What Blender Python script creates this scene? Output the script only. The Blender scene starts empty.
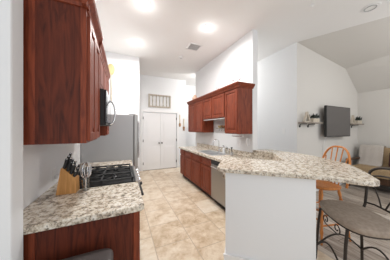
import bpy, bmesh, math, random
from mathutils import Vector, Matrix
random.seed(4)
SC = bpy.context.scene
COL = SC.collection
R = math.radians

# ------------------------------------------------------------------ camera
cam_d = bpy.data.cameras.new('camera'); cam = bpy.data.objects.new('camera', cam_d); COL.objects.link(cam)
cam_d.sensor_width = 36.0; cam_d.sensor_fit = 'HORIZONTAL'
cam_d.lens = 157.95 / 390 * 36.0
cam_d.shift_y = -0.9 / 390
cam_d.clip_start = 0.02
cam.location = (0, 0, 1.461)
cam.rotation_euler = (R(90), 0, -R(24.566))
SC.camera = cam

# ------------------------------------------------------------------ world, lights, exposure
SC.view_settings.view_transform = 'Standard'; SC.view_settings.look = 'None'
SC.view_settings.gamma = 1.0; SC.view_settings.use_curve_mapping = False
SC.view_settings.exposure = 0.2
W = bpy.data.worlds.new('daylight'); SC.world = W; W.use_nodes = True
W.node_tree.nodes['Background'].inputs[0].default_value = (0.95, 0.975, 1.0, 1)
W.node_tree.nodes['Background'].inputs[1].default_value = 0.66

def area(name, loc, rot, sx, sy, power, color=(1, 1, 1)):
    l = bpy.data.lights.new(name, 'AREA'); l.energy = power; l.color = color
    l.shape = 'RECTANGLE'; l.size = sx; l.size_y = sy
    o = bpy.data.objects.new(name, l); COL.objects.link(o); o.location = loc; o.rotation_euler = rot
    return o
# added fill panel behind the camera, standing in for daylight
area('rear_fill', (0.8, -2.2, 1.9), (R(90), 0, R(8)), 4.5, 2.6, 25, (0.96, 0.98, 1.0))
LAMP_W = 24
def point(name, loc, power, r=.12, color=(1, .97, .94)):
    l = bpy.data.lights.new(name, 'POINT'); l.energy = power; l.color = color; l.shadow_soft_size = r
    o = bpy.data.objects.new(name, l); COL.objects.link(o); o.location = loc
point('hall_fill', (2.9, 4.6, 3.1), 42)  # added fill to brighten the hallway walls, no fixture here
point('living_fill', (4.7, -.3, 2.6), 42)  # added fill for the living room side, not an actual lamp

# ------------------------------------------------------------------ materials
def mat(name, col=(.8, .8, .8), rough=.5, metal=0.0, emit=None, es=0.0, spec=None, alpha=None, trans=0.0):
    m = bpy.data.materials.new(name); m.use_nodes = True
    b = m.node_tree.nodes['Principled BSDF']
    b.inputs['Base Color'].default_value = (*col, 1); b.inputs['Roughness'].default_value = rough
    b.inputs['Metallic'].default_value = metal
    if spec is not None: b.inputs['Specular IOR Level'].default_value = spec
    if emit: b.inputs['Emission Color'].default_value = (*emit, 1); b.inputs['Emission Strength'].default_value = es
    if trans: b.inputs['Transmission Weight'].default_value = trans
    return m
def nodes(m): return m.node_tree.nodes, m.node_tree.links, m.node_tree.nodes['Principled BSDF']
def ramp(N, stops):
    r = N.new('ShaderNodeValToRGB'); e = r.color_ramp.elements
    while len(e) < len(stops): e.new(.5)
    for i, (p, c) in enumerate(stops): e[i].position = p; e[i].color = (*c, 1)
    return r
def wood(name, c1, c2, scale=(14, 14, 1.2), rough=.35, dist=2.0):
    m = mat(name, c1, rough, spec=.3); N, L, b = nodes(m)
    tc = N.new('ShaderNodeTexCoord'); mp = N.new('ShaderNodeMapping'); mp.inputs['Scale'].default_value = scale
    n = N.new('ShaderNodeTexNoise'); n.inputs['Scale'].default_value = 2.2; n.inputs['Detail'].default_value = 6
    n.inputs['Distortion'].default_value = dist
    r = ramp(N, [(.3, c2), (.55, c1), (.75, tuple(min(1, x * 1.25) for x in c1))])
    L.new(tc.outputs['Object'], mp.inputs[0]); L.new(mp.outputs[0], n.inputs['Vector'])
    L.new(n.outputs['Fac'], r.inputs[0]); L.new(r.outputs[0], b.inputs['Base Color'])
    return m
def plaster(name, col, rough=.85, bump=.04):
    m = mat(name, col, rough); N, L, b = nodes(m)
    tc = N.new('ShaderNodeTexCoord'); n = N.new('ShaderNodeTexNoise'); n.inputs['Scale'].default_value = 60
    bp = N.new('ShaderNodeBump'); bp.inputs['Strength'].default_value = bump; bp.inputs['Distance'].default_value = .01
    L.new(tc.outputs['Object'], n.inputs['Vector']); L.new(n.outputs['Fac'], bp.inputs['Height']); L.new(bp.outputs[0], b.inputs['Normal'])
    return m
def granite(name):
    m = mat(name, (.7, .65, .57), .22); N, L, b = nodes(m)
    tc = N.new('ShaderNodeTexCoord')
    n1 = N.new('ShaderNodeTexNoise'); n1.inputs['Scale'].default_value = 27; n1.inputs['Detail'].default_value = 7; n1.inputs['Roughness'].default_value = .72; n1.inputs['Distortion'].default_value = .2
    r1 = ramp(N, [(.31, (.07, .06, .055)), (.41, (.27, .225, .18)), (.47, (.54, .455, .35)), (.54, (.72, .66, .565)), (.72, (.84, .81, .76))])
    n2 = N.new('ShaderNodeTexNoise'); n2.inputs['Scale'].default_value = 75; n2.inputs['Detail'].default_value = 3
    r2 = ramp(N, [(.33, (.22, .2, .19)), (.42, (1, 1, 1)), (1, (1, 1, 1))])
    mx = N.new('ShaderNodeMix'); mx.data_type = 'RGBA'; mx.blend_type = 'MULTIPLY'; mx.inputs[0].default_value = .8
    for n in (n1, n2): L.new(tc.outputs['Object'], n.inputs['Vector'])
    L.new(n1.outputs['Fac'], r1.inputs[0]); L.new(n2.outputs['Fac'], r2.inputs[0])
    L.new(r1.outputs[0], mx.inputs[6]); L.new(r2.outputs[0], mx.inputs[7]); L.new(mx.outputs[2], b.inputs['Base Color'])
    return m
def tile_floor():
    m = mat('travertine_tile', (.7, .58, .45), .35); N, L, b = nodes(m)
    tc = N.new('ShaderNodeTexCoord'); mp = N.new('ShaderNodeMapping')
    mp.inputs['Rotation'].default_value = (0, 0, R(90)); mp.inputs['Location'].default_value = (.12, .1, 0)
    br = N.new('ShaderNodeTexBrick'); br.offset = .5; br.squash = 1
    for k, v in (('Scale', 1), ('Mortar Size', .006), ('Mortar Smooth', .3), ('Brick Width', .46), ('Row Height', .46), ('Bias', 0)): br.inputs[k].default_value = v
    br.inputs['Color1'].default_value = (0, 0, 0, 1); br.inputs['Color2'].default_value = (1, 1, 1, 1)
    n = N.new('ShaderNodeTexNoise'); n.inputs['Scale'].default_value = 5; n.inputs['Detail'].default_value = 9; n.inputs['Roughness'].default_value = .74; n.inputs['Distortion'].default_value = .25
    r = ramp(N, [(.32, (.34, .23, .135)), (.47, (.55, .42, .29)), (.60, (.68, .57, .44)), (.80, (.78, .71, .61))])
    ad = N.new('ShaderNodeMath'); ad.operation = 'MULTIPLY_ADD'; ad.inputs[1].default_value = .15; 
    sp = N.new('ShaderNodeSeparateColor')
    L.new(tc.outputs['Object'], mp.inputs[0]); L.new(mp.outputs[0], br.inputs['Vector']); L.new(tc.outputs['Object'], n.inputs['Vector'])
    L.new(br.outputs['Color'], sp.inputs[0]); L.new(sp.outputs[0], ad.inputs[0]); L.new(n.outputs['Fac'], ad.inputs[2])
    L.new(ad.outputs[0], r.inputs[0])
    mx = N.new('ShaderNodeMix'); mx.data_type = 'RGBA'; L.new(br.outputs['Fac'], mx.inputs[0]); L.new(r.outputs[0], mx.inputs[6]); mx.inputs[7].default_value = (.45, .36, .27, 1)
    L.new(mx.outputs[2], b.inputs['Base Color'])
    return m
def plank_floor():
    m = mat('grey_wood_planks', (.4, .35, .3), .4); N, L, b = nodes(m)
    tc = N.new('ShaderNodeTexCoord'); mp = N.new('ShaderNodeMapping'); mp.inputs['Rotation'].default_value = (0, 0, R(90))
    br = N.new('ShaderNodeTexBrick'); br.offset = .37
    for k, v in (('Scale', 1), ('Mortar Size', .003), ('Brick Width', 1.1), ('Row Height', .15), ('Bias', 0)): br.inputs[k].default_value = v
    br.inputs['Color1'].default_value = (0, 0, 0, 1); br.inputs['Color2'].default_value = (1, 1, 1, 1)
    mp2 = N.new('ShaderNodeMapping'); mp2.inputs['Scale'].default_value = (9, 1.1, 1)
    n = N.new('ShaderNodeTexNoise'); n.inputs['Scale'].default_value = 2.5; n.inputs['Detail'].default_value = 7; n.inputs['Roughness'].default_value = .65
    sp = N.new('ShaderNodeSeparateColor'); ad = N.new('ShaderNodeMath'); ad.operation = 'MULTIPLY_ADD'; ad.inputs[1].default_value = .26
    r = ramp(N, [(.40, (.16, .125, .10)), (.55, (.33, .275, .23)), (.68, (.46, .40, .345)), (.85, (.62, .56, .50))])
    L.new(tc.outputs['Object'], mp.inputs[0]); L.new(mp.outputs[0], br.inputs['Vector']); L.new(tc.outputs['Object'], mp2.inputs[0]); L.new(mp2.outputs[0], n.inputs['Vector'])
    L.new(br.outputs['Color'], sp.inputs[0]); L.new(sp.outputs[0], ad.inputs[0]); L.new(n.outputs['Fac'], ad.inputs[2]); L.new(ad.outputs[0], r.inputs[0])
    mx = N.new('ShaderNodeMix'); mx.data_type = 'RGBA'; L.new(br.outputs['Fac'], mx.inputs[0]); L.new(r.outputs[0], mx.inputs[6]); mx.inputs[7].default_value = (.10, .08, .07, 1)
    L.new(mx.outputs[2], b.inputs['Base Color'])
    return m
def brushed(name, col, rough):
    m = mat(name, col, rough, 1.0); N, L, b = nodes(m)
    tc = N.new('ShaderNodeTexCoord'); mp = N.new('ShaderNodeMapping'); mp.inputs['Scale'].default_value = (2, 2, 160)
    n = N.new('ShaderNodeTexNoise'); n.inputs['Scale'].default_value = 3
    mr = N.new('ShaderNodeMapRange'); mr.inputs[3].default_value = rough - .06; mr.inputs[4].default_value = rough + .08
    L.new(tc.outputs['Object'], mp.inputs[0]); L.new(mp.outputs[0], n.inputs['Vector']); L.new(n.outputs['Fac'], mr.inputs[0]); L.new(mr.outputs[0], b.inputs['Roughness'])
    return m
def fabric(name, c1, c2, scale=90, rough=.9):
    m = mat(name, c1, rough); N, L, b = nodes(m)
    tc = N.new('ShaderNodeTexCoord'); n = N.new('ShaderNodeTexNoise'); n.inputs['Scale'].default_value = scale; n.inputs['Detail'].default_value = 4
    r = ramp(N, [(.35, c2), (.65, c1)])
    L.new(tc.outputs['Object'], n.inputs['Vector']); L.new(n.outputs['Fac'], r.inputs[0]); L.new(r.outputs[0], b.inputs['Base Color'])
    return m

M = dict(
    wall=plaster('white_wall_paint', (.82, .83, .84)),
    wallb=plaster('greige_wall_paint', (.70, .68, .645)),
    ceil=plaster('ceiling_paint', (.87, .865, .855)),
    trim=mat('white_trim', (.84, .84, .84), .45),
    door=mat('white_door_paint', (.82, .82, .825), .4),
    cherry=wood('cherry_wood', (.225, .046, .018), (.11, .020, .009), rough=.5),
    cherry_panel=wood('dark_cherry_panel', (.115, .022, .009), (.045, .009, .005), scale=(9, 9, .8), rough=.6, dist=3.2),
    kick=mat('black_toe_kick', (.012, .010, .010), .6),
    granite=granite('speckled_granite'),
    tile=tile_floor(), plank=plank_floor(),
    steel=brushed('stainless_steel', (.38, .365, .35), .34),
    steel_dark=mat('fridge_side_grey', (.37, .375, .385), .42, .15),
    sinksteel=mat('bright_sink_steel', (.72, .73, .74), .3, .75),
    chrome=mat('chrome', (.8, .8, .82), .12, 1),
    black=mat('black_enamel', (.010, .010, .011), .35, spec=.3),
    blackm=mat('black_matte', (.018, .018, .018), .55),
    glassb=mat('black_glass', (.012, .013, .015), .08),
    nickel=mat('dark_nickel', (.12, .115, .11), .35, .8),
    whitep=mat('white_plastic', (.85, .85, .85), .35),
    grayp=mat('grey_plastic', (.45, .45, .45), .5),
    lens=mat('lamp_lens', (1, 1, 1), .4, emit=(1, .97, .93), es=14),
    lensoff=mat('lamp_lens_unlit', (.85, .85, .84), .4),
    block=wood('knife_block_beech', (.60, .31, .11), (.50, .24, .075), rough=.45),
    oak=wood('orange_oak', (.56, .215, .06), (.38, .125, .03), rough=.35),
    weather=wood('weathered_wood', (.50, .45, .38), (.33, .28, .22), rough=.8),
    shelfw=wood('grey_shelf_wood', (.36, .32, .28), (.22, .19, .16), scale=(2, 14, 14), rough=.7),
    darkwood=wood('dark_brown_wood', (.075, .038, .02), (.04, .02, .012), rough=.5),
    iron=mat('bronze_iron', (.045, .036, .030), .45, .6),
    suede=fabric('taupe_suede', (.40, .33, .27), (.32, .26, .21), 40),
    lid=mat('dark_lid', (.075, .066, .064), .35),
    tan=fabric('tan_upholstery', (.43, .31, .18), (.34, .24, .135), 40),
    throw=fabric('cream_throw', (.62, .575, .53), (.52, .48, .44), 70),
    cushion=fabric('dark_red_cushion', (.10, .035, .03), (.04, .02, .02), 12),
    screen=mat('tv_screen', (.105, .098, .095), .38),  # grey base colour stands in for the room reflected in the screen
    glass=mat('clear_glass', (.95, .97, .97), .03, trans=1.0),
    utens=wood('utensil_wood', (.40, .22, .11), (.27, .14, .07), rough=.6),
    pale=wood('pale_wood', (.60, .54, .45), (.50, .43, .35), rough=.7),
    straw=wood('pale_spoon_wood', (.62, .50, .27), (.52, .40, .20), rough=.6),
    peach=mat('peach_ceramic', (.72, .48, .36), .4),
    green=mat('dark_foliage', (.022, .030, .024), .7),
    amber=mat('amber_soap', (.45, .30, .14), .25),
)

# ------------------------------------------------------------------ mesh helpers
def NB(): return bmesh.new()
def box(bm, x0, x1, y0, y1, z0, z1, bev=0):
    b = bmesh.new() if bev else bm
    g = bmesh.ops.create_cube(b, size=1)
    for v in g['verts']:
        v.co = Vector(((x0 + x1) / 2 + v.co.x * (x1 - x0), (y0 + y1) / 2 + v.co.y * (y1 - y0), (z0 + z1) / 2 + v.co.z * (z1 - z0)))
    if bev:
        bmesh.ops.bevel(b, geom=b.edges[:], offset=bev, segments=2, profile=.6, affect='EDGES')
        merge(bm, b)
    return bm
def merge(bm, b, mtx=None):
    if mtx: bmesh.ops.transform(b, matrix=mtx, verts=b.verts)
    me = bpy.data.meshes.new('tmp'); b.to_mesh(me); b.free(); bm.from_mesh(me); bpy.data.meshes.remove(me)
    return bm
def prism(bm, pts, z0, z1, bev=0):
    b = bmesh.new()
    lo = [b.verts.new((p[0], p[1], z0)) for p in pts]; hi = [b.verts.new((p[0], p[1], z1)) for p in pts]
    b.faces.new(lo[::-1]); top = b.faces.new(hi); n = len(pts)
    for i in range(n): b.faces.new((lo[i], lo[(i + 1) % n], hi[(i + 1) % n], hi[i]))
    bmesh.ops.recalc_face_normals(b, faces=b.faces)
    if bev:
        es = [e for e in b.edges if abs(e.verts[0].co.z - e.verts[1].co.z) < 1e-6]
        bmesh.ops.bevel(b, geom=es, offset=bev, segments=3, profile=.5, affect='EDGES')
    return merge(bm, b)
def prism_axis(bm, pts, a0, a1, axis):
    """polygon in the two other axes, extruded along axis (x: pts are (y,z); y: pts are (x,z))"""
    b = bmesh.new()
    f = (lambda p, a: (a, p[0], p[1])) if axis == 'x' else (lambda p, a: (p[0], a, p[1]))
    lo = [b.verts.new(f(p, a0)) for p in pts]; hi = [b.verts.new(f(p, a1)) for p in pts]
    b.faces.new(lo); b.faces.new(hi[::-1]); n = len(pts)
    for i in range(n): b.faces.new((lo[i], hi[i], hi[(i + 1) % n], lo[(i + 1) % n]))
    bmesh.ops.recalc_face_normals(b, faces=b.faces)
    return merge(bm, b)
def tube(bm, pts, r, seg=8, closed=False, r2=None):
    pts = [Vector(p) for p in pts]; n = len(pts); rings = []; prev = None
    for i, p in enumerate(pts):
        if closed: d = pts[(i + 1) % n] - pts[i - 1]
        else: d = pts[min(i + 1, n - 1)] - pts[max(i - 1, 0)]
        d.normalize()
        if prev is None:
            a = Vector((0, 0, 1)) if abs(d.z) < .9 else Vector((1, 0, 0)); u = d.cross(a).normalized()
        else:
            u = (prev - d * prev.dot(d)).normalized()
        prev = u; w = d.cross(u)
        rr = r if r2 is None else r + (r2 - r) * i / max(1, n - 1)
        rings.append([bm.verts.new(p + (u * math.cos(t) + w * math.sin(t)) * rr) for t in [2 * math.pi * k / seg for k in range(seg)]])
    m = n if closed else n - 1
    for i in range(m):
        a, b = rings[i], rings[(i + 1) % n]
        for k in range(seg): bm.faces.new((a[k], a[(k + 1) % seg], b[(k + 1) % seg], b[k]))
    if not closed: bm.faces.new(rings[0][::-1]); bm.faces.new(rings[-1])
    return bm
def lathe(bm, prof, c, seg=24, mtx=None):
    b = bmesh.new(); rings = []
    for r, z in prof:
        rings.append([b.verts.new((r * math.cos(2 * math.pi * k / seg), r * math.sin(2 * math.pi * k / seg), z)) for k in range(seg)] if r > 1e-5 else [b.verts.new((0, 0, z))])
    for a, d in zip(rings, rings[1:]):
        for k in range(seg):
            q = [a[k % len(a)], a[(k + 1) % len(a)], d[(k + 1) % len(d)], d[k % len(d)]]
            q = [v for i, v in enumerate(q) if v not in q[:i]]
            if len(q) > 2: b.faces.new(q)
    for rg, flip in ((rings[0], True), (rings[-1], False)):
        if len(rg) > 2: b.faces.new(rg[::-1] if flip else rg)
    bmesh.ops.recalc_face_normals(b, faces=b.faces)
    return merge(bm, b, Matrix.Translation(c) @ (mtx or Matrix.Identity(4)))
def panel(bm, o, u, v, n, w, h, rings, thick):
    """framed panel: rings = (inset, height along n); closes back by thick"""
    o, u, v, n = map(Vector, (o, u, v, n)); loops = []
    for ins, d in [(0, -thick)] + rings:
        loops.append([bm.verts.new(o + u * a + v * b + n * d) for a, b in ((ins, ins), (w - ins, ins), (w - ins, h - ins), (ins, h - ins))])
    for a, b in zip(loops, loops[1:]):
        for k in range(4): bm.faces.new((a[k], a[(k + 1) % 4], b[(k + 1) % 4], b[k]))
    bm.faces.new(loops[-1]); bm.faces.new(loops[0][::-1])
    return bm
def arc(c, r, a0, a1, n, f): return [f(c, r, R(a0 + (a1 - a0) * i / n)) for i in range(n + 1)]

def link(name, bm, m, loc=(0, 0, 0), parent=None, smooth=False):
    bmesh.ops.recalc_face_normals(bm, faces=bm.faces)
    me = bpy.data.meshes.new(name); bm.to_mesh(me); bm.free()
    if smooth:
        for p in me.polygons: p.use_smooth = True
        try: me.set_sharp_from_angle(angle=R(40))
        except Exception: pass
    me.materials.append(m)
    o = bpy.data.objects.new(name, me); COL.objects.link(o)
    if parent: o.parent = parent
    else: o.location = loc
    return o
def tag(o, label, cat, group=None):
    o['label'] = label; o['category'] = cat
    if group: o['group'] = group
    return o
class Thing:
    def __init__(s, name, label, cat, loc, group=None):
        s.loc = Vector(loc); s.o = bpy.data.objects.new(name, None); COL.objects.link(s.o)
        s.o.empty_display_size = .05; s.o.location = loc; tag(s.o, label, cat, group)
    def part(s, name, bm, m, parent=None, smooth=False, label=None):
        bmesh.ops.translate(bm, verts=bm.verts, vec=-s.loc)
        o = link(name, bm, m, parent=parent or s.o, smooth=smooth)
        if label: o['label'] = label
        return o
def single(name, bm, m, label, cat, loc, group=None, smooth=False):
    bmesh.ops.translate(bm, verts=bm.verts, vec=-Vector(loc))
    return tag(link(name, bm, m, loc, smooth=smooth), label, cat, group)
def struct(name, bm, m, parent=None):
    o = link(name, bm, m, parent=parent)
    if not parent: o['kind'] = 'structure'
    return o
def dup(root, loc, label=None, rotz=None):
    r = root.copy(); COL.objects.link(r); r.location = loc
    if label: r['label'] = label
    if rotz is not None: r.rotation_euler = (0, 0, rotz)
    for ch in list(root.children):
        c = ch.copy(); COL.objects.link(c); c.parent = r
        for g in list(ch.children):
            d = g.copy(); COL.objects.link(d); d.parent = c
    return r

# ================================================================== SETTING
CZ = 3.35; LX = -.62; PX = -.497; RX = 2.23; BY = 5.75; TY = 2.2
struct('floor', prism(NB(), [(-3, -1.2), (2.15, -1.2), (2.15, 2.3), (2.23, 2.3), (2.23, 6.4), (-3, 6.4)], -.06, 0), M['tile'])
struct('floor_living', prism(NB(), [(2.15, -1.2), (6.3, -1.2), (6.3, 2.3), (3.5, 2.3), (3.5, 6.4), (2.23, 6.4), (2.23, 2.3), (2.15, 2.3)], -.06, 0), M['plank'])
struct('wall_left', box(NB(), -.74, LX, 1.19, 4.4, 0, CZ), M['wall'])
b = NB(); box(b, -3, PX, 1.075, 1.19, 0, CZ, .012)
struct('wall_left_end', b, M['wall'])
struct('wall_pantry', box(NB(), -.74, .396, 4.4, 4.52, 0, CZ), M['wall'])
struct('wall_pantry_side', box(NB(), .276, .396, 4.52, BY, 0, CZ), M['wall'])
# back wall with the pantry door opening
b = NB(); box(b, .276, .63, BY, BY + .12, 0, CZ); box(b, 1.87, RX, BY, BY + .12, 0, CZ); box(b, .63, 1.87, BY, BY + .12, 2.06, CZ)
struct('wall_back', b, M['wall'])
struct('wall_right', box(NB(), RX, RX + .12, 2.26, 4.83, 0, CZ), M['wall'])
b = NB(); box(b, RX - .12, 3.56, 6.3, 6.42, 0, CZ); box(b, RX - .12, RX, BY + .12, 6.3, 0, CZ)
struct('wall_hall_end', b, M['wall'])
b = NB(); box(b, 3.44, 3.56, TY + .12, 6.3, 0, CZ); box(b, 3.434, 3.4395, TY, 6.3, 0, CZ)
struct('wall_hall', b, M['wall'])
b = NB(); prism_axis(b, [(3.44, 0), (6.3, 0), (6.3, 2.5), (6.18, 2.5), (5.5, 3.10), (3.44, CZ)], TY, TY + .12, 'y')
struct('wall_television', b, M['wallb'])
struct('wall_living', box(NB(), 6.18, 6.3, -1.2, TY, 0, 2.5), M['wallb'])
# ceilings: flat kitchen ceiling, then two lower slopes over the living room
def slab(pts):
    b = NB(); lo = [b.verts.new(p) for p in pts]; hi = [b.verts.new((p[0], p[1], p[2] + .1)) for p in pts]
    b.faces.new(lo); b.faces.new(hi[::-1])
    for i in range(len(pts)): b.faces.new((lo[i], hi[i], hi[(i + 1) % len(pts)], lo[(i + 1) % len(pts)]))
    return b
sx, sy = 3.44 + .539 * 3.4, TY - 3.4
struct('ceiling', slab([(-3, -1.2, CZ), (sx, -1.2, CZ), (3.44, TY, CZ), (3.56, TY, CZ), (3.56, 6.42, CZ), (-3, 6.42, CZ)]), M['ceil'])
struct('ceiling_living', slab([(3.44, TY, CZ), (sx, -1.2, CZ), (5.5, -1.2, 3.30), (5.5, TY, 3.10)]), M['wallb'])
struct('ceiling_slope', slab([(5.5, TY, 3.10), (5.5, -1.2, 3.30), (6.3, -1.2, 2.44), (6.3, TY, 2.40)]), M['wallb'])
# baseboards
struct('baseboard_back', box(NB(), 1.95, RX, BY - .015, BY, 0, .11, .004), M['trim'])
struct('baseboard_television', box(NB(), 3.44, 6.18, TY - .015, TY, 0, .11, .004), M['trim'])
struct('baseboard_living', box(NB(), 6.165, 6.18, -1.2, TY - .016, 0, .11, .004), M['trim'])
struct('baseboard_hall', box(NB(), 3.425, 3.44, TY + .12, 6.3, 0, .11, .004), M['trim'])

# angled half wall that carries the bar
A = (.96, 1.347); B = (1.551, .824); A2 = (1.04, 1.437)
b = NB(); prism(b, [A, B, (2.50, 1.88), (2.355, 2.258), (2.235, 2.258), (2.385, 1.93), (1.546, .989), A2], 0, 1.025)
prism(b, [(1.05, 1.44), (1.546, 1.0), (2.375, 1.93), (2.225, 2.10), (1.62, 2.10)], 0, .868)
struct('wall_bar', b, M['wall'])
d = Vector((B[0] - A[0], B[1] - A[1], 0)).normalized(); nrm = Vector((d.y, -d.x, 0))
def off(p, q, k): return (p[0] + d.x * q + nrm.x * k, p[1] + d.y * q + nrm.y * k)
b = NB(); prism(b, [off(A, -.014, 0), off(A, -.014, .014), off(B, .0, .014), off(B, 0, 0)], 0, .165)
prism(b, [off(A, -.02, 0), off(A, -.02, .02), off(B, .0, .02), off(B, 0, 0)], .165, .185)
prism(b, [off(A, -.014, 0), off(A, 0, 0), A2, (A2[0] - .014 * d.x, A2[1] - .014 * d.y)], 0, .165)
struct('baseboard_bar', b, M['trim'])

# pantry double door
def leaf(name, x0, x1, knob_x, hinge_x):
    b = NB(); box(b, x0, x1, BY + .02, BY + .055, .015, 2.045)
    o = struct(name, b, M['door'])
    def arch(x0, x1, z0, z1, rise, y0, y1):
        pts = [(x0, z0), (x1, z0), (x1, z1)]
        if rise:
            n = 10
            for i in range(1, n): 
                t = i / n; pts.append((x1 + (x0 - x1) * t, z1 + rise * math.sin(math.pi * t)))
        pts.append((x0, z1)); return prism_axis(NB(), pts, y0, y1, 'y')
    w = x1 - x0; m = .105
    for (z0, z1, rise) in ((.22, .84, 0), (1.00, 1.78, .12)):
        f = NB()
        merge(f, arch(x0 + m, x1 - m, z0, z1, rise, BY + .012, BY + .021))
        merge(f, arch(x0 + m + .03, x1 - m - .03, z0 + .03, z1 - .03, rise * .9, BY + .004, BY + .012))
        link('door_panel', f, M['door'], parent=o)
    k = NB(); lathe(k, [(.026, 0), (.026, .006), (.011, .012), (.011, .03), (.026, .04), (.028, .052), (.018, .062), (0, .064)], (knob_x, BY + .02, .96), 16, Matrix.Rotation(R(90), 4, 'X'))
    link('door_knob', k, M['nickel'], parent=o, smooth=True)
    for z in (.25, 1.05, 1.85):
        link('hinge', box(NB(), hinge_x - .012, hinge_x + .012, BY + .005, BY + .02, z - .045, z + .045), M['nickel'], parent=o)
leaf('door_1', .642, 1.247, 1.20, .645)
leaf('door_2', 1.253, 1.858, 1.30, 1.855)
b = NB(); box(b, .56, .63, BY - .018, BY, 0, 2.135, .004); box(b, 1.87, 1.94, BY - .018, BY, 0, 2.135, .004); box(b, .63, 1.87, BY - .018, BY, 2.065, 2.135, .004)
struct('trim_1', b, M['trim'])
b = NB(); box(b, .63, 1.87, BY + .02, BY + .055, .0, .008); struct('trim_2', b, M['darkwood'])

# ================================================================== LAMPS & CEILING FITTINGS
def recessed(loc, label, on, group=None):
    x, y, z = loc
    t = Thing('recessed_light', label, 'ceiling light', loc, 'recessed ceiling lights')
    b = NB(); lathe(b, [(.075, -.004), (.105, -.008), (.115, 0)], loc, 32)
    t.part('trim_ring', b, M['trim'], smooth=True)
    b = NB(); lathe(b, [(0, -.010), (.075, -.008), (.078, -.003), (0, -.003)], loc, 32)
    t.part('lens', b, M['lens'] if on else M['lensoff'], smooth=True)
    if not on:
        b = NB(); tube(b, [(x + .066 * math.cos(R(a)), y + .066 * math.sin(R(a)), z - .010) for a in range(0, 360, 12)], .008, 6, closed=True); t.part('baffle', b, M['grayp'])
    if on:
        l = bpy.data.lights.new('downlight', 'AREA'); l.shape = 'DISK'; l.size = .16; l.energy = LAMP_W; l.color = (1, .98, .955); l.spread = R(170)
        o = bpy.data.objects.new('downlight', l); COL.objects.link(o); o.parent = t.o; o.location = (0, 0, -.02)
        l = bpy.data.lights.new('halo_fill', 'POINT'); l.shadow_soft_size = .07; l.energy = LAMP_W * .055; l.color = (1, .985, .965)  # added fill that brightens the ceiling and makes a halo round the lens
        o = bpy.data.objects.new('halo_fill', l); COL.objects.link(o); o.parent = t.o; o.location = (0, 0, -.10)
    return t.o
recessed((.283, 3.68, CZ), 'glowing round recessed ceiling light nearest the refrigerator wall', True)
recessed((1.44, 2.587, CZ), 'glowing round recessed ceiling light above the right hand cabinets, beside the vent', True)
recessed((.291, 2.489, CZ), 'glowing round recessed ceiling light at the top edge near the left cabinets', True)
recessed((3.50, 1.10, CZ), 'unlit round recessed light in the white ceiling above the living room edge', False)
t = Thing('ceiling_vent', 'square white air vent with dark slots in the kitchen ceiling', 'vent', (1.49, 3.315, CZ))
b = NB(); 
for (x0, x1, y0, y1) in ((-.15, .15, .12, .15), (-.15, .15, -.15, -.12), (-.15, -.12, -.12, .12), (.12, .15, -.12, .12)): box(b, 1.49 + x0, 1.49 + x1, 3.315 + y0, 3.315 + y1, CZ - .012, CZ)
t.part('frame', b, M['trim'])
t.part('duct_opening', box(NB(), 1.37, 1.61, 3.195, 3.435, CZ - .004, CZ), M['grayp'])
for k in range(6):
    b = NB(); y = 3.215 + k * .04; prism_axis(b, [(y, CZ - .012), (y + .006, CZ - .012), (y + .022, CZ - .004), (y + .016, CZ - .004)], 1.372, 1.608, 'x'); t.part('slat', b, M['trim'])
t = Thing('smoke_detector', 'small round white smoke detector on the ceiling past the vent', 'smoke detector', (1.387, 3.916, CZ))
b = NB(); lathe(b, [(.07, 0), (.07, -.02), (.055, -.035), (0, -.037)], t.loc, 24); t.part('body', b, M['trim'], smooth=True)
b = NB(); lathe(b, [(.02, -.037), (.018, -.041), (0, -.041)], t.loc, 12); t.part('button', b, M['grayp'])
t = Thing('ceiling_sprinkler', 'tiny pale round fitting in the white ceiling near the unlit light', 'sprinkler', (2.62, 1.45, CZ))
b = NB(); lathe(b, [(.04, 0), (.038, -.006), (.012, -.010), (.010, -.03), (0, -.03)], t.loc, 16); t.part('cover_plate', b, M['trim'])

# ================================================================== CABINETS
DR = [(0, -.004), (.004, 0), (.050, 0), (.056, -.012), (.066, -.012), (.090, -.002)]      # raised panel door profile
DS = [(0, -.004), (.004, 0), (.028, 0), (.033, -.009), (.042, -.009), (.056, -.001)]
UY = (0, 1, 0); UYn = (0, -1, 0); UZ = (0, 0, 1)
def door_left(x, y0, y1, z0, z1, prof=DR):   # faces +X
    b = NB(); return panel(b, (x, y0, z0), UY, UZ, (1, 0, 0), y1 - y0, z1 - z0, prof, .02)
def door_right(x, y0, y1, z0, z1, prof=DR):  # faces -X
    b = NB(); return panel(b, (x, y1, z0), UYn, UZ, (-1, 0, 0), y1 - y0, z1 - z0, prof, .02)
def crown_left(b, xw, xf, y0, y1, z):
    pts = [(xf - .01, z - .085), (xf + .012, z - .08), (xf + .018, z - .06), (xf + .045, z - .03), (xf + .052, z - .012), (xf + .052, z), (xf - .01, z)]
    prism_axis(b, pts, y0 - .052, y1, 'y')
    q = [(y0 + .01, z - .085), (y0 - .012, z - .08), (y0 - .018, z - .06), (y0 - .045, z - .03), (y0 - .052, z - .012), (y0 - .052, z), (y0 + .01, z)]
    prism_axis(b, q, xw, xf + .02, 'x')
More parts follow.
